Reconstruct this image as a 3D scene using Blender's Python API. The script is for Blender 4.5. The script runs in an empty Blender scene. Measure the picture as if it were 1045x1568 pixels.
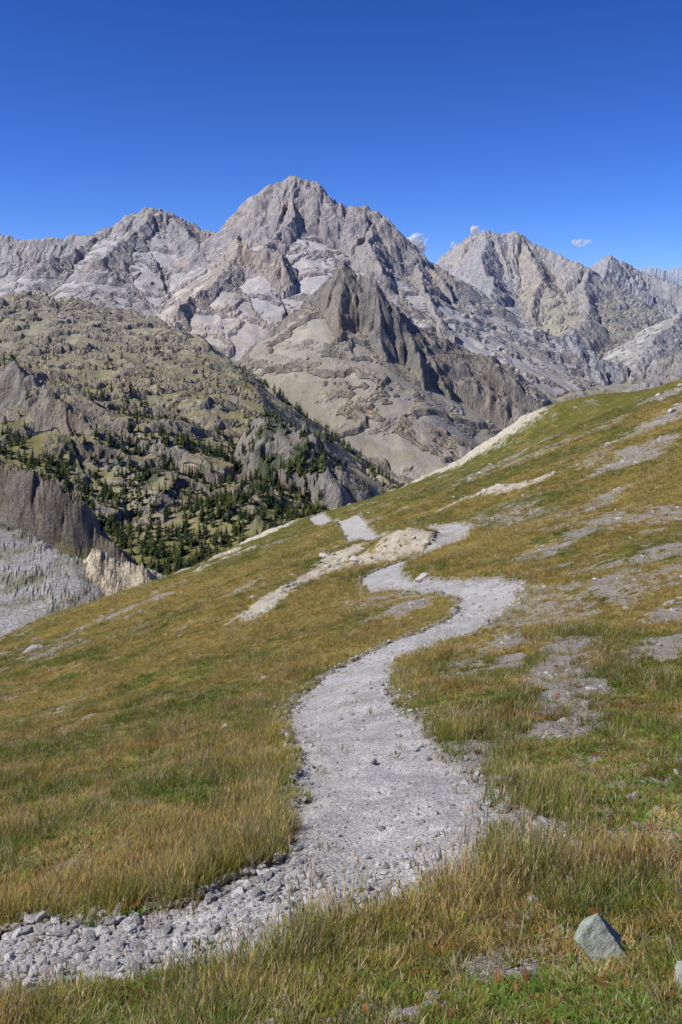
import bpy, bmesh, math, numpy as np
from mathutils import Vector, noise as mnoise
rng = np.random.default_rng(11)
F = 1524.0
f32 = np.float32
scene = bpy.context.scene

# ------------------------------------------------------------------ noise
_ga = rng.uniform(0, 2*np.pi, 256)
GX = np.cos(_ga).astype(f32); GY = np.sin(_ga).astype(f32)
def _h(ix, iy, seed):
    h = (ix*374761393 + iy*668265263 + seed*97463477) & 0xffffffff
    h = ((h ^ (h >> 13))*1274126177) & 0xffffffff
    return (h ^ (h >> 16)) & 255
def perlin(x, y, seed=0):
    x = np.asarray(x, f32); y = np.asarray(y, f32)
    x, y = np.broadcast_arrays(x, y)
    fx = np.floor(x); fy = np.floor(y)
    ix = fx.astype(np.int64); iy = fy.astype(np.int64)
    dx = x-fx; dy = y-fy
    u = dx*dx*dx*(dx*(dx*6-15)+10); v = dy*dy*dy*(dy*(dy*6-15)+10)
    def g(a, b):
        i = _h(ix+a, iy+b, seed)
        return GX[i]*(dx-a)+GY[i]*(dy-b)
    n0 = g(0, 0)*(1-u)+g(1, 0)*u
    n1 = g(0, 1)*(1-u)+g(1, 1)*u
    return (n0*(1-v)+n1*v)*1.5
def fbm(x, y, o=4, seed=0, gain=.5):
    s = 0; a = 1; t = 0
    for i in range(o):
        s = s+a*perlin(x*2.03**i, y*2.03**i, seed+i*7); t += a; a *= gain
    return s/t
def ridged(x, y, o=4, seed=0, gain=.5):
    s = 0; a = 1; t = 0
    for i in range(o):
        s = s+a*(1-2*np.abs(perlin(x*2.07**i, y*2.07**i, seed+i*7))); t += a; a *= gain
    return s/t
def sst(a, b, x):
    t = np.clip((x-a)/(b-a), 0, 1); return t*t*(3-2*t)

# ------------------------------------------------------------------ mesh helpers
def grid_mesh(name, X, Y, Z, attrs=None, keep=None):
    nr, nc = X.shape
    co = np.stack([X, Y, Z], -1).reshape(-1, 3).astype(f32)
    idx = np.arange(nr*nc).reshape(nr, nc)
    q = np.stack([idx[:-1, :-1], idx[:-1, 1:], idx[1:, 1:], idx[1:, :-1]], -1).reshape(-1, 4)
    if keep is not None:
        k = keep
        kk = (k[:-1, :-1] | k[:-1, 1:] | k[1:, 1:] | k[1:, :-1]).reshape(-1)
        q = q[kk]
        used = np.unique(q)
        remap = np.full(nr*nc, -1); remap[used] = np.arange(len(used))
        q = remap[q]; co = co[used]
    else:
        used = None
    me = bpy.data.meshes.new(name)
    me.vertices.add(len(co)); me.vertices.foreach_set('co', co.ravel())
    me.loops.add(q.size); me.polygons.add(len(q))
    me.polygons.foreach_set('loop_start', np.arange(0, q.size, 4, dtype=np.int32))
    me.loops.foreach_set('vertex_index', q.ravel().astype(np.int32))
    me.polygons.foreach_set('use_smooth', np.ones(len(q), bool))
    me.update(calc_edges=True)
    for k, v in (attrs or {}).items():
        if v.ndim == 3:
            d = v.reshape(-1, 3)
            if used is not None: d = d[used]
            a = me.attributes.new(k, 'FLOAT_COLOR', 'POINT')
            d4 = np.ones((len(d), 4), f32); d4[:, :3] = d
            a.data.foreach_set('color', d4.ravel())
        else:
            d = v.reshape(-1)
            if used is not None: d = d[used]
            a = me.attributes.new(k, 'FLOAT', 'POINT')
            a.data.foreach_set('value', d.astype(f32))
    ob = bpy.data.objects.new(name, me); scene.collection.objects.link(ob)
    return ob

class NT:
    def __init__(s, mat):
        mat.use_nodes = True; s.t = mat.node_tree; s.t.nodes.clear()
    def n(s, typ, **kw):
        nd = s.t.nodes.new(typ)
        ins = kw.pop('ins', {})
        for k, v in kw.items(): setattr(nd, k, v)
        for k, v in ins.items():
            if isinstance(v, bpy.types.NodeSocket): s.t.links.new(v, nd.inputs[k])
            else: nd.inputs[k].default_value = v
        return nd
    def l(s, a, b): s.t.links.new(a, b)
    def math(s, op, a, b=0.0, c=0.0, clamp=False):
        return s.n('ShaderNodeMath', operation=op, use_clamp=clamp, ins={0: a, 1: b, 2: c}).outputs[0]
    def noise(s, vec, scale, detail=4, rough=.55):
        return s.n('ShaderNodeTexNoise', ins={'Vector': vec, 'Scale': scale, 'Detail': detail, 'Roughness': rough}).outputs['Fac']
    def maprange(s, v, a, b, c=0.0, d=1.0):
        return s.n('ShaderNodeMapRange', ins={0: v, 1: a, 2: b, 3: c, 4: d}).outputs[0]
    def mix(s, fac, a, b, blend='MIX'):
        nd = s.n('ShaderNodeMix', data_type='RGBA', blend_type=blend)
        for i, v in ((0, fac), (6, a), (7, b)):
            if isinstance(v, bpy.types.NodeSocket): s.t.links.new(v, nd.inputs[i])
            else: nd.inputs[i].default_value = v
        return nd.outputs[2]
    def grey(s, v): return s.n('ShaderNodeCombineColor', ins={0: v, 1: v, 2: v}).outputs[0]
    def vscale(s, vec, xyz):
        return s.n('ShaderNodeVectorMath', operation='MULTIPLY', ins={0: vec, 1: xyz}).outputs[0]

def finish(nt, col, rough=.9, height=None, dist=.1, strength=1.0, spec=.15):
    b = nt.n('ShaderNodeBsdfPrincipled', ins={'Base Color': col, 'Roughness': rough, 'Specular IOR Level': spec})
    if height is not None:
        bp = nt.n('ShaderNodeBump', ins={'Height': height, 'Distance': dist, 'Strength': strength})
        nt.l(bp.outputs[0], b.inputs['Normal'])
    o = nt.n('ShaderNodeOutputMaterial'); nt.l(b.outputs[0], o.inputs[0])

# ------------------------------------------------------------------ near hillside height
YT = [1.5,4,5,6,7,8,10,12,13.5,15.5,18,20,24,30,35,40,46,50,60,70,80,110,150,190,240,300,500]
ET = [-1500,-1105,-975,-895,-827,-780,-701,-654,-621,-590,-556,-533,-505,-467,-440,-419,-404,-395,-376,-363,-352,-326,-312,-308,-308,-312,-316]
_ly = np.linspace(math.log(1.5), math.log(500), 600)
_e = np.interp(_ly, np.log(YT), ET)
_k = np.hanning(41); _k /= _k.sum()
_e = np.convolve(np.pad(_e, 20, mode='edge'), _k, mode='valid')
def E0(y): return np.interp(np.log(y), _ly, _e)
def csR(y): return np.interp(y, [2.5,4,7,12,16,25,40,60,110,170,400], [.06,.08,.13,.16,.20,.24,.30,.32,.35,.364,.37])
def csL(y): return np.interp(y, [4,7,12,20,40,60,400], [.15,.16,.20,.24,.28,.30,.31])

PATH = [(-6.0,5.9),(-4,5.6),(-2.6,5.45),(-1.88,5.45),(-1.16,5.5),(-.64,5.7),(-.02,6.2),(.38,7.0),(.44,8.3),(.36,9.5),(.165,12),(-.02,15.3),
        (.22,18.2),(1.2,19.9),(2.48,21.3),(3.35,23),(3.66,25.2),(3.14,28.5),(2.15,33.5),(1.57,38),(1.85,41),(2.84,42.8),(4.2,44.5),
        (5.6,49),(5.2,55),(3.2,60),(1.5,66),(1.15,81),(.6,105),(-1.2,130),(-4,160)]
def catmull(P, n=8):
    P = np.array(P, float); out = []
    Q = np.vstack([2*P[0]-P[1], P, 2*P[-1]-P[-2]])
    for i in range(1, len(Q)-2):
        p0, p1, p2, p3 = Q[i-1:i+3]
        for t in np.linspace(0, 1, n, endpoint=False):
            out.append(.5*((2*p1)+(-p0+p2)*t+(2*p0-5*p1+4*p2-p3)*t*t+(-p0+3*p1-3*p2+p3)*t**3))
    out.append(P[-1]); return np.array(out)
PC = catmull(PATH, 5)
def path_dist(x, y):
    d = np.full(x.shape, 1e9)
    m = (np.abs(x) < 12) & (y > 3) & (y < 170)
    xs = x[m]; ys = y[m]; dd = np.full(xs.shape, 1e9)
    for a, b in zip(PC[:-1], PC[1:]):
        v = b-a; L2 = v@v
        t = np.clip(((xs-a[0])*v[0]+(ys-a[1])*v[1])/L2, 0, 1)
        q = np.hypot(xs-a[0]-t*v[0], ys-a[1]-t*v[1])
        hw = np.interp(a[1], [5, 6, 7, 9, 12, 17, 20, 25, 60, 130], [.54, .64, .80, .76, .76, .76, .68, .68, .8, 1.2])
        dd = np.minimum(dd, q-hw)
    dd = dd+.12*perlin(xs*1.3, ys*1.3, 3)+.13*perlin(xs*3.3, ys*3.3, 4)+.07*perlin(xs*9, ys*9, 5)+.03*perlin(xs*23, ys*23, 6)
    d[m] = dd
    return d

BUMPS = [(38, 182, 20, 5.5), (62, 200, 22, -5), (18, 185, 11, -2.6), (34, 95, 20, 3.0), (3.0, 48.3, 1.9, 1.1), (.5, 53, 2.0, .35), (-60, 95, 20, -2), (9, 64, 3, .7), (-27, 130, 24, -1.6)]
def ground(x, y):
    x = np.asarray(x, float); y = np.asarray(y, float)
    yc = np.maximum(y, 4.0)
    b = F*x/yc
    R = csR(yc); L = csL(yc)
    e = E0(yc)+(R+L)/2*b+(R-L)/2*(np.sqrt(b*b+3600)-60)
    z = e*yc/F+.3*(yc-y)
    ky = np.clip(yc/60, 0, 1)
    z = z+1.3*ky*ky*fbm(x/38, y/38, 2, 21)+.5*np.clip(yc/30, 0, 1)*fbm(x/11, y/11, 2, 22)
    z = z+.13*np.clip(yc/10,0,1)*perlin(x/3.1, y/3.1, 23)+.05*perlin(x/1.1, y/1.1, 24)+.026*perlin(x/.45, y/.45, 25)+.01*perlin(x/.2, y/.2, 26)
    for bx, by, r, h in BUMPS:
        z = z+h*np.exp(-((x-bx)**2+(y-by)**2)/(r*r))
    ycr = np.interp(x, [-150,-70,-45,-31,-14,0,30,80,200], [-90,0,50,90,160,190,205,212,220])
    w = np.interp(x, [-31, 0], [.4, .8])
    d = np.maximum(0, (y-ycr)*w)
    z = z-.75*d*d/(d+22)
    return z

q = np.concatenate([np.geomspace(.5, 2.5, 30, endpoint=False), np.geomspace(2.5, 400, 1150)])
ys = np.concatenate([[-22, -12, -7, -4, -2.5], q-2])
ss = np.linspace(-1, 1, 950)
s_ = np.sign(ss)*(.62*np.abs(ss)+.38*np.abs(ss)**3)
Yg = np.repeat(ys[:, None], len(ss), 1)
Xg = s_[None, :]*(.95*(np.abs(Yg)+6))
Zg = ground(Xg, Yg)
PD = path_dist(Xg, Yg)
kk = 1+np.maximum(Yg, 0)/10
inside = sst(.10, -.10, PD)
Zterr = Zg-.045*kk*inside
Zpath = Zg-.020*kk+.008*perlin(Xg*5, Yg*5, 31)

BARE = [(2.4,10.7,3.3,14.5,.45,.84),(3.3,14.5,3.9,17,.45,.78),(4.5,14.5,5.3,15.2,.5,.76),(1.75,15.4,2.0,16.4,.38,.76),(1.45,12.2,1.65,12.8,.3,.76),
        (2.6,15.8,2.8,16.3,.3,.78),(1.3,25.2,2.0,26.2,.6,.78),(6.1,31,7.1,33,.8,.78),(8.3,33.5,9.2,35.5,.9,.76),(15,54,18,59,1.8,.78),(7.4,23.6,8.4,24.4,.7,.74),
        (-12.5,57,-10,63,1.0,.7),(-5.8,51,-4.6,53,.5,.75),(-2.1,7.1,-1.9,7.5,.2,.7),(3,17.5,3.2,19,.3,.74),(10,40,12,44,.9,.74),(5.2,20,5.8,22,.5,.74),(3.6,10.2,3.9,10.8,.3,.7),
        (5.4,17,6.2,18,.4,.72),(2.0,8.6,2.3,9.2,.2,.7),
        (.8,46.3,4.6,46.5,1.1,1.0),(.2,53,-1.2,46,1.0,.98),(-1.2,46,-3.4,37.5,.7,.95),(5.9,66,11.8,61,.9,.98),(1.0,8.6,1.35,10.4,.25,.8),(1.35,7.1,1.25,6.3,.3,.75),
        (20,70,27,76,1.8,.78),(30,92,42,98,2.2,.74),(12,90,20,96,1.8,.75),(-20,70,-14,78,1.0,.7),
        (.5,4.4,1.0,4.6,.2,.7),(-.2,3.95,.35,4.2,.2,.75),(1.3,4.0,1.9,4.1,.15,.7)]
WHITE = [(4,178,14,180,5,1.15),(14,180,26,178,8.5,1.2),(20,168,30,174,3,.9),(30,194,56,192,4.5,1.05),(-13,154,-4,174,2.6,1.0),(-2,180,6,184,2.6,1.0),(-22,123,-16,143,2,1.0),(45,184,56,188,4,1.0),
         (-14,100,-10,106,1.2,.6)]
def capsule(x, y, L):
    v = np.zeros(x.shape)
    for x0, y0, x1, y1, r, s in L:
        dx, dy = x1-x0, y1-y0; L2 = dx*dx+dy*dy+1e-9
        t = np.clip(((x-x0)*dx+(y-y0)*dy)/L2, 0, 1)
        d = np.hypot(x-x0-t*dx, y-y0-t*dy)
        v = np.maximum(v, s*np.clip(1.45-d/r*.75, 0, 1))
    return v
def bare_mask(x, y):
    n = fbm(x/1.1, y/1.1, 5, 41, .65)
    n2 = fbm(x/6., y/9., 3, 42)
    v = capsule(x, y, BARE+WHITE)
    v = v+.95*n*(v > 0)-.03
    gen = sst(.08, .48, n2+.8*n+.04*(x > .1*y))*.62
    pe = path_dist(x, y)
    v = np.maximum(v, gen)
    v = np.maximum(v, .75*sst(.40, 0., pe+.45*n)*(y > 0))
    return np.clip(v, 0, 1.3)
def white_mask(x, y):
    return np.clip(np.maximum(capsule(x, y, WHITE), capsule(x, y, [b for b in BARE if b[5] >= .95])), 0, 1)
def grass_color(x, y):
    n1 = fbm(x/7., y/12., 3, 51); n2 = fbm(x/1.6, y/2.2, 3, 52); n3 = fbm(x/.5, y/.6, 2, 53); n4 = fbm(x/30., y/45., 2, 54)
    g = np.array([.135, .158, .026]); gold = np.array([.325, .240, .056]); brn = np.array([.235, .150, .046]); yel = np.array([.42, .355, .11])
    t = sst(-.32, .20, n1*.8+n2*.6+.3*n3+.3*n4)[..., None]
    c = g*(1-t)+gold*t
    t2 = (sst(.08, .43, n2*.7-n1*.5+.4*n3)*.78)[..., None]
    c = c*(1-t2)+brn*t2
    t3 = (sst(.12, .45, n3*.7+.6*n2)*.55)[..., None]
    c = c*(1-t3)+yel*t3
    far = (sst(60, 160, y)*.65*sst(-.4, .1, n4+n1))[..., None]
    c = c*(1-far)+np.array([.150, .158, .028])*far
    pe = path_dist(x, y)
    fr = (np.exp(-((pe-.15)/.28)**2)*.6*(pe > 0)*(.6+.8*n2))[..., None]
    fr = np.clip(fr, 0, 1)
    c = c*(1-fr)+np.array([.30, .29, .06])*fr
    return c*.93+.07*c.mean(-1, keepdims=True)
BM = bare_mask(Xg, Yg); WM = white_mask(Xg, Yg)
GC = grass_color(Xg, Yg)
Zterr = Zterr+WM*np.clip(Yg/40,0,3)*.25*fbm(Xg/2.5,Yg/2.5,3,61)
terrain = grid_mesh('grassy_hillside', Xg, Yg, Zterr, {'gcol': GC, 'bare': BM, 'white': WM})
gpath = grid_mesh('gravel_path', Xg, Yg, Zpath, {'edge': PD}, keep=(PD < .25))

m = bpy.data.materials.new('turf'); nt = NT(m)
pos = nt.n('ShaderNodeNewGeometry').outputs['Position']
gc = nt.n('ShaderNodeAttribute', attribute_name='gcol').outputs['Color']
ba = nt.n('ShaderNodeAttribute', attribute_name='bare').outputs['Fac']
wh = nt.n('ShaderNodeAttribute', attribute_name='white').outputs['Fac']
n_f = nt.noise(pos, 28, 4, .7); n_m = nt.noise(pos, 3.5, 5, .65); n_c = nt.noise(pos, .5, 4, .6)
k1 = nt.maprange(n_f, .3, .7, .45, 1.35); k2 = nt.maprange(n_m, .3, .7, .5, 1.35); k3 = nt.maprange(n_c, .3, .7, .7, 1.2)
kx = nt.math('MULTIPLY', nt.math('MULTIPLY', k1, k2), k3)
gcol = nt.mix(1.0, gc, nt.grey(kx), 'MULTIPLY')
bf = nt.math('ADD', ba, nt.math('MULTIPLY', nt.math('SUBTRACT', n_m, .5), 1.5))
bf = nt.math('ADD', bf, nt.math('MULTIPLY', nt.math('SUBTRACT', n_f, .5), .8))
bf = nt.maprange(bf, .48, .66)
vor = nt.n('ShaderNodeTexVoronoi', ins={'Vector': pos, 'Scale': 22.0})
st = nt.mix(nt.maprange(n_f, .35, .65), (.23, .19, .135, 1), (.45, .42, .375, 1))
st = nt.mix(nt.maprange(nt.n('ShaderNodeSeparateColor', ins={0: vor.outputs['Color']}).outputs[0], 0, 1, 0, .6), st, (.38, .35, .30, 1))
wc = nt.mix(nt.maprange(n_m, .3, .7), (.46, .40, .28, 1), (.66, .60, .48, 1))
st = nt.mix(nt.maprange(wh, .3, .7), st, wc)
col = nt.mix(bf, gcol, st)
hgt = nt.math('ADD', nt.math('MULTIPLY', n_f, .06), nt.math('MULTIPLY', n_m, .16))
hgt = nt.math('ADD', hgt, nt.math('MULTIPLY', nt.math('MULTIPLY', vor.outputs['Distance'], -.02), bf))
hgt = nt.math('ADD', hgt, nt.math('MULTIPLY', n_c, .4))
finish(nt, col, .95, hgt, 1.0, .9, .05)
terrain.data.materials.append(m)

m = bpy.data.materials.new('gravel'); nt = NT(m)
pos = nt.n('ShaderNodeNewGeometry').outputs['Position']
v1 = nt.n('ShaderNodeTexVoronoi', ins={'Vector': pos, 'Scale': 45.0}); v2 = nt.n('ShaderNodeTexVoronoi', ins={'Vector': pos, 'Scale': 110.0})
nA = nt.noise(pos, 1.6, 5, .65); nB = nt.noise(pos, 14, 4, .7)
c = nt.mix(nt.maprange(nA, .35, .65), (.34, .325, .295, 1), (.48, .465, .43, 1))
sp = nt.n('ShaderNodeSeparateColor', ins={0: v1.outputs['Color']}).outputs[0]
sp2 = nt.n('ShaderNodeSeparateColor', ins={0: v2.outputs['Color']}).outputs[1]
kx = nt.math('MULTIPLY', nt.maprange(sp, 0, 1, .76, 1.24), nt.maprange(sp2, 0, 1, .80, 1.18))
kx = nt.math('MULTIPLY', kx, nt.maprange(nB, .3, .7, .82, 1.15))
c = nt.mix(1.0, c, nt.grey(kx), 'MULTIPLY')
hgt = nt.math('ADD', nt.math('MULTIPLY', v1.outputs['Distance'], -.009), nt.math('MULTIPLY', v2.outputs['Distance'], -.005))
hgt = nt.math('ADD', hgt, nt.math('MULTIPLY', nB, .016))
finish(nt, c, .95, hgt, 1.0, .9, .1)
gpath.data.materials.append(m)

# ------------------------------------------------------------------ mountains
def P(h, v, y): return ((h-522)*y/F, y, (470-v)*y/F)
def prof(*a):
    D = [0]; H = [0]
    for w, s in a: D.append(D[-1]+w); H.append(H[-1]+w*s)
    return D, H
MR = (.34, .285, .23); MS = (.52, .475, .41)
RIDGES = [
 ('left_far', [(-420,380,4100),(-200,372,4000),(0,362,3900),(40,370,3850),(100,366,3850),(135,362,3800),(180,345,3750),(210,326,3700),(232,315,3700),(252,326,3700),(285,342,3700),(320,358,3700),(350,376,3650)],
   prof((110,.95),(500,.60),(9999,.42)), prof((300,.8),(9999,.6)), 12, 1.0, (.32,.275,.225), (.46,.42,.36)),
 ('left_rib', [(232,320,3690),(205,360,3500),(150,400,3250)], prof((60,.9),(9999,.62)), prof((50,.9),(9999,.62)), 10, 1.0, (.32,.275,.225), (.48,.44,.385)),
 ('left_rib2', [(260,332,3690),(300,375,3450),(320,405,3300)], prof((80,1.0),(9999,.62)), prof((60,.9),(9999,.62)), 10, 1.0, (.27,.24,.205), (.46,.42,.36)),
 ('left_rib3', [(180,345,3750),(120,385,3500),(60,405,3350)], prof((40,.9),(9999,.60)), prof((40,.9),(9999,.60)), 10, 1.0, (.30,.26,.215), (.46,.42,.36)),
 ('main', [(350,376,3650),(362,342,3550),(385,328,3520),(399,314,3500),(405,290,3500),(428,286,3500),(440,276,3500),(470,280,3480),(485,287,3480),(498,301,3450),(503,322,3430),(520,318,3425),(535,324,3420),(550,318,3410),(577,328,3400),(602,348,3380),(625,373,3350),(645,398,3320),(668,421,3280),(690,455,3200),(702,490,3100),(712,540,2950)],
   prof((190,1.2),(200,.72),(9999,.56)), prof((300,1.0),(9999,.6)), 16, 1.2, MR, MS),
 ('main_rib_a', [(440,288,3495),(455,335,3330),(400,385,3120)], prof((60,1.1),(9999,.62)), prof((60,1.1),(9999,.62)), 14, 1.2, MR, MS),
 ('main_rib_b', [(575,338,3395),(560,375,3230),(585,420,3060)], prof((90,1.0),(9999,.62)), prof((70,1.1),(9999,.62)), 12, 1.2, (.31,.265,.215), (.54,.495,.43)),
 ('main_rib_c', [(640,400,3320),(650,445,3100),(680,500,2900)], prof((90,1.0),(9999,.62)), prof((100,1.0),(9999,.62)), 12, 1.2, (.30,.26,.22), MS),
 ('buttress', [(366,350,3545),(362,375,3250),(378,385,3120),(430,392,3060),(440,420,3000)], prof((120,1.3),(9999,.60)), prof((60,1.2),(9999,.62)), 16, 1.3, (.35,.28,.20), (.56,.49,.40)),
 ('buttress_l', [(370,380,3150),(335,425,2980),(300,455,2850),(265,490,2700)], prof((40,.9),(9999,.55)), prof((40,.8),(9999,.58)), 10, .9, (.35,.29,.21), (.56,.49,.40)),
 ('pinn_r', [(440,575,2050),(462,510,2150),(490,455,2190),(512,428,2200),(528,412,2200),(545,428,2190),(575,438,2170),(600,470,2150),(628,505,2120),(658,560,2080),(690,618,2020),(705,660,1980)],
   prof((260,1.6),(60,.85),(9999,.62)), prof((80,1.1),(9999,.6)), 14, 1.35, (.215,.185,.14), (.37,.335,.28)),
 ('pinn_rib1', [(530,420,2200),(515,515,2060),(500,640,1960)], prof((80,1.5),(9999,.72)), prof((80,1.5),(9999,.72)), 12, 1.3, (.225,.19,.14), (.37,.335,.28)),
 ('pinn_rib2', [(575,443,2170),(585,545,2040),(600,665,1930)], prof((80,1.6),(9999,.74)), prof((80,1.6),(9999,.72)), 12, 1.3, (.20,.175,.14), (.36,.33,.28)),
 ('pinn_rib3', [(628,505,2120),(650,600,2010),(662,680,1930)], prof((80,1.6),(9999,.74)), prof((80,1.6),(9999,.72)), 12, 1.3, (.19,.17,.14), (.34,.315,.275)),
 ('pinn_foot1', [(500,640,1960),(485,690,1830),(470,735,1700)], prof((40,1.0),(9999,.66)), prof((40,1.0),(9999,.66)), 8, 1.2, (.225,.195,.155), (.37,.335,.28)),
 ('pinn_foot2', [(600,665,1930),(592,710,1780),(600,750,1650)], prof((40,1.0),(9999,.66)), prof((40,1.0),(9999,.66)), 8, 1.2, (.22,.195,.155), (.36,.33,.28)),
 ('pinn_foot3', [(550,590,2030),(543,670,1880),(548,725,1730)], prof((40,1.1),(9999,.66)), prof((40,1.1),(9999,.66)), 8, 1.2, (.225,.195,.155), (.38,.345,.29)),
 ('pinn_left', [(495,457,2200),(462,500,2260),(420,560,2250),(390,610,2150)], prof((40,.9),(9999,.64)), prof((40,.8),(9999,.6)), 8, 1.0, (.27,.23,.16), (.38,.335,.25)),
 ('shoulder', [(-500,470,2100),(-200,452,2050),(0,457,2000),(60,455,2000),(130,464,1980),(195,484,1950),(250,502,1900),(290,537,1820),(335,592,1650),(400,645,1380),(450,665,1230),(490,695,1130),(505,735,1080)],
   prof((60,.40),(640,.17),(9999,.50)), prof((60,.7),(9999,.6)), 8, .5, (.28,.24,.185), (.33,.30,.20)),
 ('shoulder_crag', [(190,592,1560),(225,560,1600),(265,545,1620),(300,560,1600),(330,600,1520)], prof((80,.95),(9999,.42)), prof((40,.7),(9999,.45)), 10, 1.3, (.27,.225,.17), (.33,.30,.20)),
 ('left_crag', [(-200,545,1350),(-60,555,1300),(0,568,1250),(40,580,1220),(75,615,1180)], prof((40,1.0),(9999,.38)), prof((30,.5),(9999,.35)), 8, 1.2, (.26,.235,.19), (.32,.29,.20)),
 ('slab', [(405,660,1180),(430,664,1120),(470,680,1080),(495,700,1060),(502,740,1030)], prof((80,1.1),(9999,.5)), prof((60,1.1),(9999,.6)), 6, 1.2, (.25,.23,.195), (.30,.275,.19)),
 ('tree_ridge', [(380,628,1750),(430,648,1680),(500,685,1600),(560,718,1520),(610,746,1450),(680,790,1350)], prof((40,.5),(9999,.45)), prof((40,.5),(9999,.5)), 4, .3, (.26,.23,.175), (.34,.315,.24)),
 ('right_far', [(640,425,4900),(665,416,4800),(682,405,4700),(700,382,4600),(716,364,4550),(745,357,4500),(790,360,4500),(820,376,4450),(852,390,4400),(880,402,4300),(905,414,4250)],
   prof((150,.95),(260,.68),(9999,.5)), prof((300,.8),(9999,.6)), 10, 1.1, (.34,.295,.23), (.46,.425,.36)),
 ('right_rib1', [(745,360,4500),(735,400,4250),(755,440,4000),(750,480,3800)], prof((70,.9),(9999,.55)), prof((90,1.0),(9999,.6)), 10, 1.1, (.29,.265,.235), (.42,.395,.355)),
 ('right_rib2', [(800,366,4480),(830,430,4150),(810,480,3900)], prof((40,.9),(9999,.55)), prof((40,.9),(9999,.55)), 8, .8, (.33,.27,.18), (.36,.30,.145)),
 ('right_spur', [(905,412,4250),(893,440,4100),(905,480,3900),(880,510,3650),(850,540,3400),(830,590,3200),(815,640,3000)], prof((50,.7),(9999,.48)), prof((80,.9),(9999,.6)), 8, .9, (.28,.255,.22), (.28,.235,.10)),
 ('right_crag', [(800,555,3150),(835,520,3250),(870,515,3300),(905,545,3250),(930,590,3100)], prof((100,.95),(9999,.55)), prof((40,.7),(9999,.5)), 10, 1.3, (.28,.275,.27), (.35,.34,.315)),
 ('right_back', [(890,415,5900),(912,405,5800),(935,392,5700),(962,407,5700),(980,418,5700),(1045,440,5500),(1200,430,5500),(1500,400,5500)],
   prof((180,.95),(9999,.5)), prof((300,.8),(9999,.6)), 12, 1.3, (.28,.265,.25), (.42,.405,.375)),
 ('right_back_rib', [(935,393,5690),(925,430,5300),(945,470,4900)], prof((80,.95),(9999,.55)), prof((80,.95),(9999,.55)), 12, 1.3, (.26,.25,.235), (.41,.395,.37)),
 ('blue_far', [(600,440,8800),(800,440,8500),(940,425,8200),(975,408,8000),(995,403,8000),(1020,409,8000),(1050,404,8000),(1150,395,8000),(1500,380,8000)], prof((300,.8),(9999,.5)), prof((300,.8),(9999,.6)), 10, .45, (.24,.30,.40), (.33,.39,.49)),  # rock and scree colours blued to stand in for distance haze
 ('right_slope', [(1400,400,4200),(1200,430,4000),(1100,450,3800),(1045,480,3600),(990,535,3350),(965,590,3150)], prof((50,.8),(9999,.5)), prof((60,.7),(9999,.5)), 8, .9, (.33,.305,.27), (.50,.475,.425)),
 ('right_edge', [(1400,470,2700),(1200,500,2600),(1100,525,2550),(1045,542,2500),(1010,570,2450),(985,605,2400),(960,660,2300)], prof((90,.9),(9999,.5)), prof((60,.7),(9999,.5)), 8, 1.2, (.25,.235,.21), (.33,.31,.265)),
 ('low_right', [(700,618,2300),(760,635,2250),(850,610,2500),(930,600,2600)], prof((40,.5),(9999,.4)), prof((40,.5),(9999,.4)), 5, .4, (.27,.24,.20), (.25,.22,.11)),
 ('near_crag', [(-300,560,420),(-120,640,370),(-40,690,350),(0,706,340),(35,722,335),(80,752,330),(120,790,330),(160,828,325),(205,872,320),(240,930,310)], prof((9,1.1),(18,.8),(9999,.62)), prof((8,.7),(9999,1.1)), 2.4, 1.4, (.185,.165,.135), (.215,.195,.105)),
 ('near_scree', [(-400,660,330),(-150,735,285),(0,808,255),(60,832,245),(110,860,236)], prof((10,.42),(9999,.48)), prof((10,.7),(9999,.8)), 2.2, .6, (.33,.32,.30), (.34,.33,.305)),
 ('near_white', [(105,862,238),(150,845,237),(185,860,236),(215,874,234),(240,892,230),(252,930,224)], prof((8,.9),(9999,.6)), prof((10,.7),(9999,.7)), 1.4, 1.3, (.54,.485,.375), (.50,.455,.355)),
]
yr = np.concatenate([np.geomspace(120,420,230,endpoint=False), np.geomspace(420,950,70,endpoint=False), np.geomspace(950,1750,280,endpoint=False), np.geomspace(1750,2350,260,endpoint=False),
                     np.geomspace(2350,2850,80,endpoint=False), np.geomspace(2850,3800,280,endpoint=False), np.geomspace(3800,4600,110,endpoint=False), np.geomspace(4600,6200,80,endpoint=False), np.geomspace(6200,14000,70)])
bc = np.concatenate([np.linspace(-1300,-620,150,endpoint=False), np.linspace(-620,620,1000,endpoint=False), np.linspace(620,1300,150)])
YM = np.repeat(yr[:, None], len(bc), 1).astype(f32)
XM = (bc[None, :]*YM/F).astype(f32)
sc = np.clip(YM/2000, .12, 1.1)
WX = XM+sc*(20*fbm(XM/190, YM/190, 3, 71)+5*perlin(XM/40, YM/40, 72))
WY = YM+sc*(20*fbm(XM/190, YM/190, 3, 73)+5*perlin(XM/40, YM/40, 74))
nw = (YM < 600)
WX = WX+nw*4*fbm(XM/18, YM/18, 3, 76); WY = WY+nw*4*fbm(XM/18, YM/18, 3, 77)
base = np.interp(YM, [120,300,600,900,1500,2500,4000,7000,14000], [-130,-170,-280,-300,-330,-260,-220,-120,-50]).astype(f32)+25*fbm(XM/400, YM/400, 3, 75)
H = base.astype(f32); DB = np.full(H.shape, 999, f32); SB = np.zeros(H.shape, f32); ID = np.full(H.shape, -1, np.int16)
spine = np.interp(YM, [900,1080,1130,1230,1380,1650,1820,1900,1950,1980,2100], [0,-12,-24,-58,-110,-202,-277,-339,-418,-509,-900]).astype(f32)
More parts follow.
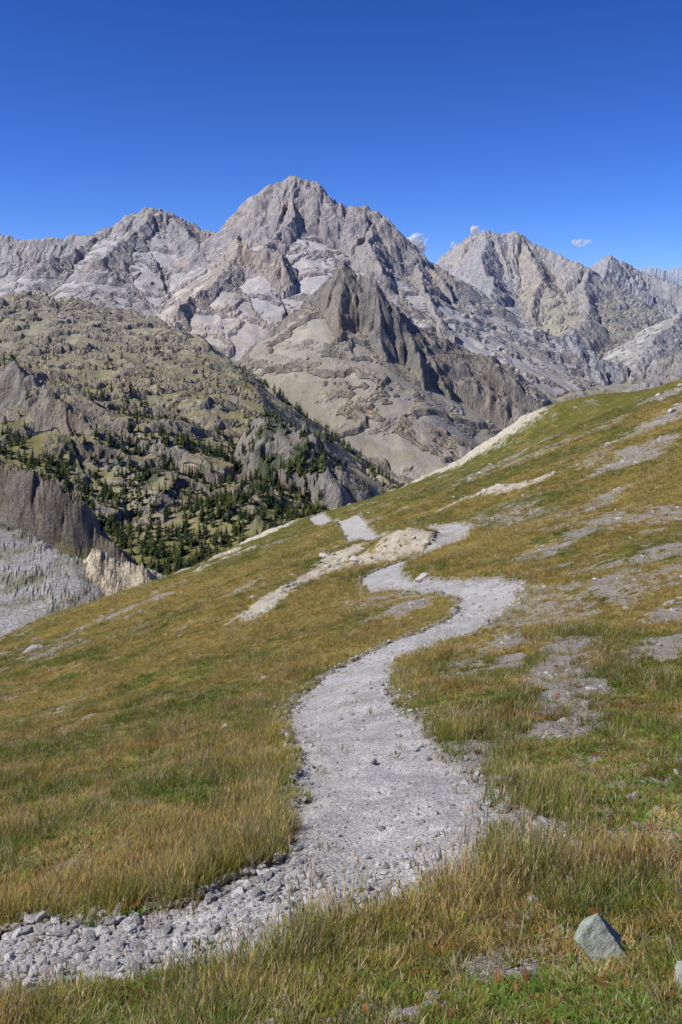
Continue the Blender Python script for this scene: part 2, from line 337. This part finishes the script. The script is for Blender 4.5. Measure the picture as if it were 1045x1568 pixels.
for ri, (nm, st, pr, pl, jag, rock, rc, scc) in enumerate(RIDGES):
    pts = np.array([P(*s) for s in st])
    y0, y1 = pts[:, 1].min()-1400, pts[:, 1].max()+1100
    if pts[:, 1].max() < 600: y1 = 700
    r0, r1 = np.searchsorted(yr, [y0, y1])
    X = WX[r0:r1]; Y = WY[r0:r1]
    s0 = ri*1000.0
    bh = H[r0:r1]; bd = DB[r0:r1]; bs = SB[r0:r1]; bi = ID[r0:r1]
    soft = 30 if pts[:, 1].mean() > 700 else 4
    for a, b in zip(pts[:-1], pts[1:]):
        vx, vy = b[0]-a[0], b[1]-a[1]; L = math.hypot(vx, vy)+1e-6
        px, py = X-f32(a[0]), Y-f32(a[1])
        t = np.clip((px*f32(vx)+py*f32(vy))/f32(L*L), 0, 1)
        qx, qy = px-t*f32(vx), py-t*f32(vy)
        d = np.sqrt(qx*qx+qy*qy)
        cr = (vx*py-vy*px)/L
        w = .5+.5*np.tanh(cr/soft)
        h = f32(a[2])+t*f32(b[2]-a[2])-((1-w)*np.interp(d, *pr)+w*np.interp(d, *pl))
        if nm in ('shoulder', 'left_crag', 'shoulder_crag'):
            h = h-.6*np.maximum(0, X-spine[r0:r1])
        mk = h > bh
        bh[mk] = h[mk]; bd[mk] = d[mk]; bs[mk] = (s0+t*L)[mk]; bi[mk] = ri
        s0 += L
RK = np.array([r[5] for r in RIDGES]+[.2]); JG = np.array([r[4] for r in RIDGES]+[4.]); W1 = np.array([r[2][0][1] for r in RIDGES]+[20.])
rk = RK[ID].astype(f32); jg = JG[ID].astype(f32); w1 = W1[ID].astype(f32)
far = (YM > 600)
ls = np.where(far, 1., .14).astype(f32)
n0 = ridged(SB/150, DB/700, 2, 79)
n1 = ridged(SB/(62*ls), DB/(300*ls), 3, 81)
n2 = ridged(SB/(21*ls), DB/(120*ls), 3, 85)
near = np.maximum(sst(1.9, .8, DB/w1), .07)
ramp = np.clip(DB/(60*ls), .2, 1)*np.where(far, 1, .45)
rr = ridged(WX/(85*ls), WY/(85*ls), 5, 91, .55)
rb = ridged(XM/(28*ls), YM/(28*ls), 4, 95, .55)
H = H+ls*rk*near*(ramp*(24*(n1-.3)+9*(n2-.3))+(12*(rr-.3)+5*(rb-.3)))
H = H+(rk > .95)*far*24*(n0-.2)*np.clip(DB/160, 0, 1)*np.exp(-DB/500)
H = H+(jg*.6*(ridged(SB/(38*ls), SB*0+3.3, 3, 99)-.3)*np.exp(-DB/(45*ls)))
H = H+ls*(5*fbm(XM/(150*ls), YM/(150*ls), 3, 101)+1.1*fbm(XM/(25*ls), YM/(25*ls), 3, 102))
strat = (H+.12*XM)/(24*ls)+1.2*fbm(XM/(140*ls), YM/(140*ls), 2, 133)
H = H+ls*near*np.minimum(rk, 1.2)*5.0*perlin(strat, XM/(700*ls), 135)
ml = sst(2250, 2000, YM)*sst(900, 1000, YM)*sst(60, -60, XM-np.maximum(spine, -400))
oc = ridged(WX/95, WY/70, 4, 115, .55)+.25*fbm(XM/260, YM/260, 2, 117)
ocm = sst(.46, .66, oc)*ml
H = H+ml*(14*(ridged(XM/170, YM/120, 3, 111)-.3)+2.0*(ridged(XM/40, YM/30, 3, 113)-.3))+ocm*7
tb = ridged(WX/160, WY/120, 4, 119, .55); tm = sst(.50, .68, tb)*far*(1-ml)*sst(1400, 1600, YM)
H = H+tm*7

bgr = np.gradient(bc)[None, :]; ygr = np.gradient(yr)[:, None]
zb_ = np.gradient(H, axis=1)/bgr; zy_ = np.gradient(H, axis=0)/ygr
zx = zb_*F/YM; zy = zy_-zx*bc[None, :]/F
slope = np.hypot(zx, zy)
RC = np.array([r[6] for r in RIDGES]+[(.27, .25, .20)]); SC = np.array([r[7] for r in RIDGES]+[(.31, .285, .20)])
rcol = RC[ID]*1.0; scol = SC[ID]*1.0
nn = fbm(XM/(60*ls), YM/(60*ls), 5, 121, .6); nl = fbm(XM/260, YM/260, 3, 125)
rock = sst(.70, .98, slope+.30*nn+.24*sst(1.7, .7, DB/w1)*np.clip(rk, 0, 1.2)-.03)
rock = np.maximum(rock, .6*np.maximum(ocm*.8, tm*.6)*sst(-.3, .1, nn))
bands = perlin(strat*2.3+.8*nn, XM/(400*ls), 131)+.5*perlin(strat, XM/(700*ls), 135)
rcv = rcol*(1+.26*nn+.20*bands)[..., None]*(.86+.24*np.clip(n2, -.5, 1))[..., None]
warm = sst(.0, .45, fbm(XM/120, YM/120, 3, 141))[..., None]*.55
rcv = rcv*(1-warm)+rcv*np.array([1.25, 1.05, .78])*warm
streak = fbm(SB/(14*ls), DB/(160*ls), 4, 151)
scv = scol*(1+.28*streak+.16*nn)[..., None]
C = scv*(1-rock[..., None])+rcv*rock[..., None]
hy = H/YM
gm = sst(.66, .42, slope+.16*nn)*sst(.02, -.10, hy+.06*nl+.05*nn-.01)
gm = gm*(YM > 600)*(1-.6*rock)
gm = gm*np.clip(.85+.9*nl, 0, 1)
gm = np.maximum(gm, (1-rock)*sst(-.1, .35, nl+nn*.7)*.75*sst(.06, -.01, hy)*(YM > 600))
fan = sst(2350, 2900, YM)*sst(-650, -300, XM)*sst(250, 100, XM)
gm = gm*(1-.8*fan)
pf = sst(2300, 2100, YM)*sst(1450, 1600, YM)*(1-ml)
gm = gm*(1-.45*pf)
gcolr = np.array([.240, .205, .090])*(1-.6*sst(-.2, .35, nl))[..., None]+np.array([.140, .148, .046])*(.6*sst(-.2, .35, nl))[..., None]
gcolr = gcolr*(1+.5*nn)[..., None]
C = C*(1-gm[..., None])+gcolr*gm[..., None]
scrub = sst(.12, .30, fbm(XM/55, YM/55, 4, 155, .6)+.35*fbm(XM/260, YM/260, 2, 402)-.06)*sst(1400, 1100, YM)*sst(700, 900, YM)*.8
C = C*(1-scrub[..., None])+np.array([.060, .080, .030])*scrub[..., None]
ng = (YM < 300)*sst(-.05, .3, fbm(XM/14, YM/5, 4, 161, .6))*.7*(1-sst(.38, .46, scol[..., 0]))
C = C*(1-ng[..., None])+np.array([.17, .165, .075])*ng[..., None]
haze_mix = np.clip((YM-900)/7500, 0, .46)[..., None]  # aerial haze painted into the vertex colour, stronger with distance
C = C*(1-haze_mix)+np.array([.40, .435, .50])*haze_mix
C = np.clip(C, .02, .8)
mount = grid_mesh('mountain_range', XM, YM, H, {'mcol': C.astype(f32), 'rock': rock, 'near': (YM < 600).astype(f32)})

m = bpy.data.materials.new('alpine_rock'); nt = NT(m)
pos = nt.n('ShaderNodeNewGeometry').outputs['Position']
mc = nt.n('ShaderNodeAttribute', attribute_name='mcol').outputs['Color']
rk_ = nt.n('ShaderNodeAttribute', attribute_name='rock').outputs['Fac']
nr_ = nt.n('ShaderNodeAttribute', attribute_name='near').outputs['Fac']
pst = nt.vscale(pos, (1, 1, .35))
nA = nt.noise(pst, .05, 7, .65); nB = nt.noise(pst, .35, 5, .7)
nC = nt.noise(pos, 1.6, 5, .75)
kx = nt.math('MULTIPLY', nt.maprange(nA, .3, .7, .74, 1.26), nt.maprange(nB, .3, .7, .76, 1.22))
kx = nt.math('ADD', nt.math('MULTIPLY', nt.math('SUBTRACT', kx, 1.0), nt.maprange(rk_, 0, 1, .5, 1.0)), 1.0)
kn = nt.math('ADD', nt.math('MULTIPLY', nt.math('MULTIPLY', nt.math('SUBTRACT', nC, .5), 3.2), nr_), 1.0)
kx = nt.math('MULTIPLY', kx, kn)
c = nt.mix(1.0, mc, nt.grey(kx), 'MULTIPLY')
hgt = nt.math('ADD', nt.math('MULTIPLY', nA, 13.0), nt.math('MULTIPLY', nB, 1.8))
hgt = nt.math('MULTIPLY', hgt, nt.maprange(rk_, 0, 1, .18, 1.0))
hgt = nt.math('MULTIPLY', hgt, nt.maprange(nr_, 0, 1, 1, .25))
hgt = nt.math('ADD', hgt, nt.math('MULTIPLY', nC, nt.math('MULTIPLY', nr_, .6)))
finish(nt, c, .95, hgt, 1.0, 1.0, .05)
mount.data.materials.append(m)

# ------------------------------------------------------------------ instancing helper
def scatter(name, pts, rot, scl, tint, idx, coll):
    n = len(pts)
    me = bpy.data.meshes.new(name); me.vertices.add(n); me.vertices.foreach_set('co', np.asarray(pts, f32).ravel())
    a = me.attributes.new('rot', 'FLOAT_VECTOR', 'POINT'); a.data.foreach_set('vector', np.asarray(rot, f32).ravel())
    a = me.attributes.new('scl', 'FLOAT_VECTOR', 'POINT'); a.data.foreach_set('vector', np.asarray(scl, f32).ravel())
    a = me.attributes.new('tint', 'FLOAT_VECTOR', 'POINT'); a.data.foreach_set('vector', np.asarray(tint, f32).ravel())
    a = me.attributes.new('idx', 'INT', 'POINT'); a.data.foreach_set('value', np.asarray(idx, np.int32))
    me.update()
    ob = bpy.data.objects.new(name, me); scene.collection.objects.link(ob)
    g = bpy.data.node_groups.new(name, 'GeometryNodeTree')
    g.interface.new_socket('Geometry', in_out='INPUT', socket_type='NodeSocketGeometry')
    g.interface.new_socket('Geometry', in_out='OUTPUT', socket_type='NodeSocketGeometry')
    gi = g.nodes.new('NodeGroupInput'); go = g.nodes.new('NodeGroupOutput')
    ci = g.nodes.new('GeometryNodeCollectionInfo'); ci.inputs[0].default_value = coll
    ci.inputs['Separate Children'].default_value = True; ci.inputs['Reset Children'].default_value = True
    ip = g.nodes.new('GeometryNodeInstanceOnPoints'); ip.inputs['Pick Instance'].default_value = True
    def na(nm, dt):
        x = g.nodes.new('GeometryNodeInputNamedAttribute'); x.data_type = dt; x.inputs[0].default_value = nm; return x.outputs[0]
    g.links.new(gi.outputs[0], ip.inputs['Points']); g.links.new(ci.outputs[0], ip.inputs['Instance'])
    g.links.new(na('idx', 'INT'), ip.inputs['Instance Index']); g.links.new(na('rot', 'FLOAT_VECTOR'), ip.inputs['Rotation'])
    g.links.new(na('scl', 'FLOAT_VECTOR'), ip.inputs['Scale']); g.links.new(ip.outputs[0], go.inputs[0])
    md = ob.modifiers.new('scatter', 'NODES'); md.node_group = g
    return ob
def coll_of(name, meshes):
    c = bpy.data.collections.new(name)
    for i, me in enumerate(meshes): c.objects.link(bpy.data.objects.new('%s_%02d' % (name, i), me))
    return c
def mesh_py(name, V, Fc, mat, shade=None, smooth=False):
    me = bpy.data.meshes.new(name); me.from_pydata([tuple(v) for v in V], [], Fc)
    if shade is not None:
        a = me.attributes.new('shade', 'FLOAT_COLOR', 'POINT'); a.data.foreach_set('color', np.asarray(shade, f32).ravel())
    me.materials.append(mat)
    me.update(); return me

# ------------------------------------------------------------------ grass
m = bpy.data.materials.new('grass_blades'); nt = NT(m)
ti = nt.n('ShaderNodeAttribute', attribute_type='INSTANCER', attribute_name='tint').outputs['Color']
sh = nt.n('ShaderNodeAttribute', attribute_name='shade').outputs['Color']
c = nt.mix(1.0, ti, sh, 'MULTIPLY')
df = nt.n('ShaderNodeBsdfDiffuse', ins={'Color': c}); tr = nt.n('ShaderNodeBsdfTranslucent', ins={'Color': c})
mx = nt.n('ShaderNodeMixShader', ins={0: .35}); nt.l(df.outputs[0], mx.inputs[1]); nt.l(tr.outputs[0], mx.inputs[2])
o = nt.n('ShaderNodeOutputMaterial'); nt.l(mx.outputs[0], o.inputs[0])
gmat = m
def tuft(n, h, spread, width, lean, seedh=0.0, leaf=False):
    V = []; Fc = []; S = []
    for i in range(n):
        a = rng.uniform(0, 6.283); r = spread*math.sqrt(rng.uniform()); bx, by = r*math.cos(a), r*math.sin(a)
        az = a+rng.normal(0, .9); hh = h*rng.uniform(.45, 1.1); ln = lean*rng.uniform(.3, 1.3); wd = width*rng.uniform(.7, 1.3)
        dx, dy = math.cos(az), math.sin(az); tx, ty = -dy, dx
        if rng.uniform() < .5:
            tx, ty = rng.normal(), rng.normal(); L = math.hypot(tx, ty)+1e-6; tx /= L; ty /= L
        k = rng.uniform(.7, 1.3); hue = rng.uniform(-.12, .14)
        ss_ = [0, .4, .75, 1.0]; ws = [1, .9, .55, .0] if not leaf else [.4, 1.2, .9, 0]
        i0 = len(V)
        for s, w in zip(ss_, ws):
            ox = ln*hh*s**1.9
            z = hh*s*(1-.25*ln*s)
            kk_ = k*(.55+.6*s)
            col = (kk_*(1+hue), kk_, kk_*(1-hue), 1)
            if w > 0:
                V.append((bx+dx*ox-tx*wd*w/2, by+dy*ox-ty*wd*w/2, z-.01)); V.append((bx+dx*ox+tx*wd*w/2, by+dy*ox+ty*wd*w/2, z-.01)); S += [col, col]
            else:
                V.append((bx+dx*ox, by+dy*ox, z-.01)); S.append(col)
        Fc += [(i0, i0+1, i0+3, i0+2), (i0+2, i0+3, i0+5, i0+4), (i0+4, i0+5, i0+6)]
        if rng.uniform() < seedh:
            tip = np.array(V[-1]); i1 = len(V); sz = rng.uniform(.012, .022)
            V += [tuple(tip+np.array([0, 0, -sz*1.2])), tuple(tip+np.array([tx*.0035, ty*.0035, 0])), tuple(tip+np.array([dx*.004, dy*.004, sz*1.4])), tuple(tip-np.array([tx*.0035, ty*.0035, 0]))]
            S += [(1.3*k, 1.15*k, 1.1*k, 1)]*4; Fc.append((i1, i1+1, i1+2, i1+3))
    return V, Fc, S
vars_ = []
for i in range(5): vars_.append(tuft(22, .10, .06, .0045, .5))
for i in range(4): vars_.append(tuft(16, .19, .05, .0036, .55, .1))
for i in range(3): vars_.append(tuft(7, .30, .05, .0026, .30, .9))
for i in range(3): vars_.append(tuft(12, .06, .05, .016, .9, 0, True))
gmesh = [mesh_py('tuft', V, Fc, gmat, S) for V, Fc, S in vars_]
gcoll = coll_of('grass_tuft', gmesh)

N = 180000
u = rng.uniform(0, 1, N)
yy = np.exp(math.log(2.6)+u*(math.log(150)-math.log(2.6)))
bb = rng.uniform(-760, 760, N)
xx = bb*yy/F
pd = path_dist(xx, yy); bm = bare_mask(xx, yy)
keepp = rng.uniform(0, 1, N) < np.where(pd < 0, .003, 1-.88*sst(.38, .78, bm))
xx, yy, pd = xx[keepp], yy[keepp], pd[keepp]; n = len(xx)
zz = ground(xx, yy)
wf = np.clip(yy/22, 1, 4.5)
tall = 1.3*fbm(xx/1.5, yy/2.0, 3, 201)+.35*np.exp(-((pd-.25)/.3)**2)
r = rng.uniform(0, 1, n)
idx = rng.integers(0, 5, n)
idx = np.where(r < .26+.6*tall, rng.integers(5, 9, n), idx)
idx = np.where((r > .97-.10*tall), rng.integers(9, 12, n), idx)
idx = np.where((r > .74) & (r < .80+.16*sst(0, .4, -tall)+.06) & (yy < 14), rng.integers(12, 15, n), idx)
hs = rng.uniform(.5, 1.25, n)*(.82+.85*np.clip(tall, -.6, .8))*np.clip(yy/30, 1, 1.6)
hs = hs*np.interp(yy, [2.5, 5], [.7, 1.])
sx = wf*rng.uniform(.85, 1.3, n)
tint = grass_color(xx, yy)*1.48*rng.uniform(.62, 1.38, (n, 1))*(1+rng.normal(0, .07, (n, 3)))
dry = (rng.uniform(0, 1, n) < .15)[:, None]
tint = np.where(dry, np.array([.60, .50, .29])*rng.uniform(.7, 1.15, (n, 1)), tint)
stalk = ((idx >= 9) & (idx < 12))[:, None]
tint = np.where(stalk, np.array([.54, .41, .22])*rng.uniform(.6, 1.2, (n, 1)), tint)
herb = (idx >= 12)[:, None]
hb = np.where(rng.uniform(0, 1, (n, 1)) < .2, np.array([.30, .13, .06]), np.array([.15, .24, .045]))
tint = np.where(herb, hb*rng.uniform(.7, 1.3, (n, 1)), tint)
rot = np.stack([rng.normal(0, .12, n), rng.normal(0, .12, n), rng.uniform(0, 6.283, n)], -1)
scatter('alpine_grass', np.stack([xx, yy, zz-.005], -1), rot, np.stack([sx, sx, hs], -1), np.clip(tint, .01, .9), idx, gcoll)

# ------------------------------------------------------------------ stones
m = bpy.data.materials.new('limestone'); nt = NT(m)
ti = nt.n('ShaderNodeAttribute', attribute_type='INSTANCER', attribute_name='tint').outputs['Color']
pos = nt.n('ShaderNodeTexCoord').outputs['Object']
nA = nt.noise(pos, 2.5, 5, .65)
kx = nt.maprange(nA, .3, .7, .75, 1.2)
c = nt.mix(1.0, ti, nt.grey(kx), 'MULTIPLY')
finish(nt, c, .9, nA, .15, .6, .15)
stone_mat = m
def rock_mesh(name, sub, mat, flat=.65, planes=14, seed=0, elong=1.3, lo=.5, hi=.9):
    r_ = np.random.default_rng(seed)
    bm_ = bmesh.new(); bmesh.ops.create_icosphere(bm_, subdivisions=sub, radius=1)
    Nn = r_.normal(size=(planes, 3)); Nn /= np.linalg.norm(Nn, axis=1)[:, None]; Hh = r_.uniform(lo, hi, planes)
    for v in bm_.verts:
        p = np.array(v.co); dt = Nn@p
        rad = min([1.05]+[h/d for h, d in zip(Hh, dt) if d > .1])
        rad *= 1+.05*mnoise.noise(Vector(p*2.5)+Vector((seed, 0, 0)))
        v.co = Vector((p[0]*rad*elong, p[1]*rad, p[2]*rad*flat))
    me = bpy.data.meshes.new(name); bm_.to_mesh(me); bm_.free(); me.materials.append(mat); return me
scoll = coll_of('stone_shape', [rock_mesh('stone', 2, stone_mat, rng.uniform(.45, .8), 12, i+1, rng.uniform(1, 1.6)) for i in range(8)])
N = 90000
yy = np.exp(rng.uniform(math.log(4.2), math.log(60), N)); bb = rng.uniform(-620, 420, N); xx = bb*yy/F
pd = path_dist(xx, yy)
edge = sst(-.35, 0, pd)
kp = (pd < .20) & (rng.uniform(0, 1, N) < .36+.3*edge+.9*fbm(xx/.8, yy/.8, 2, 301)+.5*sst(8, 5.5, yy))
xx, yy, pd, edge = xx[kp], yy[kp], pd[kp], edge[kp]; n = len(xx)
size = np.clip(.0046*np.exp(rng.normal(0, .72, n))*(1+.8*sst(7.5, 5.5, yy)+.6*edge)*np.clip(yy/10, 1, 2.5), .003, .045)
zz = ground(xx, yy)-np.where(pd < 0, .020*(1+yy/10), 0)+.008*perlin(xx*5, yy*5, 31)+size*.25
tint = np.array([.50, .485, .455])*rng.uniform(.6, 1.45, (n, 1))
rot = np.stack([rng.normal(0, .3, n), rng.normal(0, .3, n), rng.uniform(0, 6.28, n)], -1)
scatter('gravel_stones', np.stack([xx, yy, zz], -1), rot, np.repeat(size[:, None], 3, 1), tint, rng.integers(0, 8, n), scoll)
N = 70000
yy = np.exp(rng.uniform(math.log(3.2), math.log(220), N)); bb = rng.uniform(-640, 640, N); xx = bb*yy/F
pd = path_dist(xx, yy); bm = bare_mask(xx, yy); wmk = white_mask(xx, yy)
pr_ = np.where(np.abs(pd) < .16, .02+.20*sst(8, 5.6, yy)*(xx < .6), 0)+np.where(pd > 0, .5*sst(.5, 1.0, bm)*np.clip(.35+yy/35, 0, 1), 0)+.004
kp = rng.uniform(0, 1, N) < pr_
xx, yy, pd, bm, wmk = xx[kp], yy[kp], pd[kp], bm[kp], wmk[kp]; n = len(xx)
size = .015*np.exp(rng.normal(0, .65, n))*np.clip(yy/13, 1, 7)
size = np.minimum(size, np.where(yy < 8, .055, 9))
zz = ground(xx, yy)+np.where(pd < 0, -.02, 0)+size*.1
tint = (np.array([.48, .455, .42])*(1-wmk[:, None])+np.array([.60, .55, .45])*wmk[:, None])*rng.uniform(.65, 1.25, (n, 1))
rot = np.stack([rng.normal(0, .25, n), rng.normal(0, .25, n), rng.uniform(0, 6.28, n)], -1)
scatter('limestone_rubble', np.stack([xx, yy, zz], -1), rot, np.repeat(size[:, None], 3, 1), tint, rng.integers(0, 8, n), scoll)

m = bpy.data.materials.new('lichen_rock'); nt = NT(m)
pos = nt.n('ShaderNodeTexCoord').outputs['Object']
nA = nt.noise(pos, 3, 6, .7); nB = nt.noise(pos, 12, 5, .7)
c = nt.mix(nt.maprange(nA, .4, .62), (.46, .48, .41, 1), (.29, .33, .23, 1)); c = nt.mix(nt.maprange(nB, .55, .7), c, (.57, .57, .51, 1))
finish(nt, c, .9, nA, .12, .6, .2)
def boulder(x, y, s, flat, seed, rz, rx=.2, ry=-.25):
    ob = bpy.data.objects.new('boulder', rock_mesh('boulder', 5, m, flat, 9, seed, 1.1, .40, .72)); scene.collection.objects.link(ob)
    ob.scale = (s, s, s); ob.rotation_euler = (rx, ry, rz); ob.location = (x, y, float(ground(x, y))+s*flat*.3)
boulder(1.17, 4.40, .13, 1.1, 37, .9, .5, .6)
boulder(1.42, 3.95, .10, .7, 41, 1.5)

# ------------------------------------------------------------------ conifers
m = bpy.data.materials.new('conifer_foliage'); nt = NT(m)
ti = nt.n('ShaderNodeAttribute', attribute_type='INSTANCER', attribute_name='tint').outputs['Color']
sh = nt.n('ShaderNodeAttribute', attribute_name='shade').outputs['Color']
finish(nt, nt.mix(1.0, ti, sh, 'MULTIPLY'), .9, None, spec=.05)
def conifer(seed):
    r_ = np.random.default_rng(seed); V = []; Fc = []; S = []
    for a in range(5):
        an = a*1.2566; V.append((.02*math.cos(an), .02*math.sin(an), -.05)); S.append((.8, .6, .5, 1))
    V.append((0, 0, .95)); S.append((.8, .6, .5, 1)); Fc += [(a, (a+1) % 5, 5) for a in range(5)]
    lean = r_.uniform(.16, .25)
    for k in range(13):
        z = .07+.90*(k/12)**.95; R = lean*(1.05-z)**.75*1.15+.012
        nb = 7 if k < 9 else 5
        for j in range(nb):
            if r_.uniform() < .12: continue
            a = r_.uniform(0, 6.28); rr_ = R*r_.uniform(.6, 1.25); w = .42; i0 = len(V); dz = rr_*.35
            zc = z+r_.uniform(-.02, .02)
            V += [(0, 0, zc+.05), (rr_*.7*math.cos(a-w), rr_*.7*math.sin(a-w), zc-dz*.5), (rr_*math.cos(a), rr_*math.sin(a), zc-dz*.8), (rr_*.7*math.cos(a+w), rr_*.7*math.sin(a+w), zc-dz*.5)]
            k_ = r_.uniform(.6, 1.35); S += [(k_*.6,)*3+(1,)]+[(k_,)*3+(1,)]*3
            Fc += [(i0, i0+1, i0+2), (i0, i0+2, i0+3)]
    return mesh_py('conifer', V, Fc, m, S)
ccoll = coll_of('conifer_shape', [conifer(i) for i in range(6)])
def mount_z(x, y):
    fi = np.interp(F*x/y, bc, np.arange(len(bc))); fj = np.interp(y, yr, np.arange(len(yr)))
    i = np.clip(fi.astype(int), 0, len(bc)-2); j = np.clip(fj.astype(int), 0, len(yr)-2); u = fi-i; v = fj-j
    return (H[j, i]*(1-u)+H[j, i+1]*u)*(1-v)+(H[j+1, i]*(1-u)+H[j+1, i+1]*u)*v
N = 60000
bb = rng.uniform(-760, 330, N); yy = rng.uniform(700, 1900, N); xx = bb*yy/F
nz = fbm(xx/70, yy/70, 3, 401); nz2 = fbm(xx/260, yy/260, 2, 402)
fx = lambda a, b_: np.exp(-(((bb-a)/b_)**2))
dens = sst(.0, .40, nz+.7*nz2+.25*fx(-260, 160)+.10)*sst(1400, 1100, yy)*sst(20, -60, bb)
ridge_y = np.interp(bb, [-142, -92, -22, 38, 88, 158], [1750, 1680, 1600, 1520, 1450, 1350])
dens = np.maximum(dens, np.exp(-((yy-ridge_y)/30)**2)*.8*(bb > -150)*(bb < 200))
dens = np.maximum(dens, sst(.1, .5, nz)*.35*(bb > -30)*(bb < 200)*(yy < ridge_y))
dens = np.maximum(dens, .03*(yy < 1600))
kp = rng.uniform(0, 1, N) < dens*.40
xx, yy, bb = xx[kp], yy[kp], bb[kp]; n = len(xx)
hh = rng.uniform(4, 14, n)
tint = np.where(rng.uniform(0, 1, (n, 1)) < .35, np.array([.115, .135, .038]), np.array([.042, .062, .027]))*rng.uniform(.7, 1.3, (n, 1))
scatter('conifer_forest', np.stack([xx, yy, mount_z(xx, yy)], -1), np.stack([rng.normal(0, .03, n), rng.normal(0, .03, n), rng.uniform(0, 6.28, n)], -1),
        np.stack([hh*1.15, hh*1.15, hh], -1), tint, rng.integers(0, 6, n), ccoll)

# ------------------------------------------------------------------ clouds
m = bpy.data.materials.new('cloud_vapour'); nt = NT(m)
df = nt.n('ShaderNodeBsdfDiffuse', ins={'Color': (.95, .95, .95, 1)}); tl = nt.n('ShaderNodeBsdfTranslucent', ins={'Color': (.95, .95, .95, 1)}); tp = nt.n('ShaderNodeBsdfTransparent')
m1 = nt.n('ShaderNodeMixShader', ins={0: .5}); nt.l(df.outputs[0], m1.inputs[1]); nt.l(tl.outputs[0], m1.inputs[2])
m2 = nt.n('ShaderNodeMixShader', ins={0: .26}); nt.l(tp.outputs[0], m2.inputs[1]); nt.l(m1.outputs[0], m2.inputs[2])
o = nt.n('ShaderNodeOutputMaterial'); nt.l(m2.outputs[0], o.inputs[0])
def cloud(h, v, y, w, ht, n, seed):
    r_ = np.random.default_rng(seed); k = y/F
    bm_ = bmesh.new()
    for i in range(n):
        tt = np.clip(r_.normal(0, .42), -1, 1); s = (1-.55*abs(tt))*ht*k*r_.uniform(.22, .5)
        mt = bmesh.ops.create_icosphere(bm_, subdivisions=3, radius=s)
        off = Vector((tt*w*k*.5, r_.uniform(-.4, .4)*w*k, r_.uniform(-.2, .3)*ht*k*(1-abs(tt))))
        for vv in mt['verts']:
            vv.co = vv.co*(1+.5*mnoise.noise(vv.co/s*1.8+Vector((i*7, seed, 0)))); vv.co += off
    for f in bm_.faces: f.smooth = True
    me = bpy.data.meshes.new('cloud'); bm_.to_mesh(me); bm_.free(); me.materials.append(m)
    ob = bpy.data.objects.new('cloud', me); scene.collection.objects.link(ob); ob.location = P(h, v, y)
cloud(636, 377, 9500, 44, 28, 14, 1)
cloud(698, 378, 9800, 44, 14, 6, 2)
cloud(728, 354, 9500, 28, 14, 9, 3)
cloud(892, 371, 12000, 34, 13, 8, 4)

# ------------------------------------------------------------------ light, sky, camera
el = math.radians(46); az = math.radians(-106)
d = Vector((math.sin(az)*math.cos(el), math.cos(az)*math.cos(el), math.sin(el)))
sl = bpy.data.lights.new('sun', 'SUN'); sl.energy = 5.0; sl.angle = math.radians(.5); sl.color = (1, .95, .87)
so = bpy.data.objects.new('sun', sl); scene.collection.objects.link(so); so.rotation_euler = d.to_track_quat('Z', 'Y').to_euler(); so.location = d*100
w = bpy.data.worlds.new('World'); scene.world = w; w.use_nodes = True; t = w.node_tree; t.nodes.clear()
tc = t.nodes.new('ShaderNodeTexCoord'); mp = t.nodes.new('ShaderNodeVectorMath'); mp.operation = 'ADD'; mp.inputs[1].default_value = (0, 0, .03)
nm_ = t.nodes.new('ShaderNodeVectorMath'); nm_.operation = 'NORMALIZE'
sk = t.nodes.new('ShaderNodeTexSky'); sk.sky_type = 'NISHITA'; sk.sun_disc = False; sk.sun_elevation = el; sk.sun_rotation = az; sk.altitude = 2500; sk.air_density = 1.0; sk.dust_density = .2; sk.ozone_density = 3.0
hs_ = t.nodes.new('ShaderNodeHueSaturation'); hs_.inputs['Saturation'].default_value = 1.18
mu = t.nodes.new('ShaderNodeVectorMath'); mu.operation = 'MULTIPLY'; mu.inputs[1].default_value = (.78*.13, .80*.13, 1.06*.13)
gmn = t.nodes.new('ShaderNodeGamma'); gmn.inputs[1].default_value = 1.35
mu2 = t.nodes.new('ShaderNodeVectorMath'); mu2.operation = 'SCALE'; mu2.inputs['Scale'].default_value = 1.06/.13
bg = t.nodes.new('ShaderNodeBackground'); bg.inputs['Strength'].default_value = .14
ow = t.nodes.new('ShaderNodeOutputWorld')
t.links.new(tc.outputs['Generated'], mp.inputs[0]); t.links.new(mp.outputs[0], nm_.inputs[0]); t.links.new(nm_.outputs[0], sk.inputs[0])
t.links.new(sk.outputs[0], hs_.inputs['Color']); t.links.new(hs_.outputs[0], mu.inputs[0]); t.links.new(mu.outputs[0], gmn.inputs[0]); t.links.new(gmn.outputs[0], mu2.inputs[0])
t.links.new(mu2.outputs[0], bg.inputs[0]); t.links.new(bg.outputs[0], ow.inputs[0])

cam = bpy.data.cameras.new('camera'); co_ = bpy.data.objects.new('camera', cam); scene.collection.objects.link(co_)
cam.sensor_fit = 'VERTICAL'; cam.sensor_height = 36; cam.lens = 36*F/1568; cam.shift_y = -(784-470)/1568
co_.location = (0, 0, 0); co_.rotation_euler = (math.radians(90), 0, 0); cam.clip_start = .05; cam.clip_end = 40000
scene.camera = co_
scene.view_settings.view_transform = 'Standard'; scene.view_settings.look = 'None'; scene.view_settings.exposure = 0
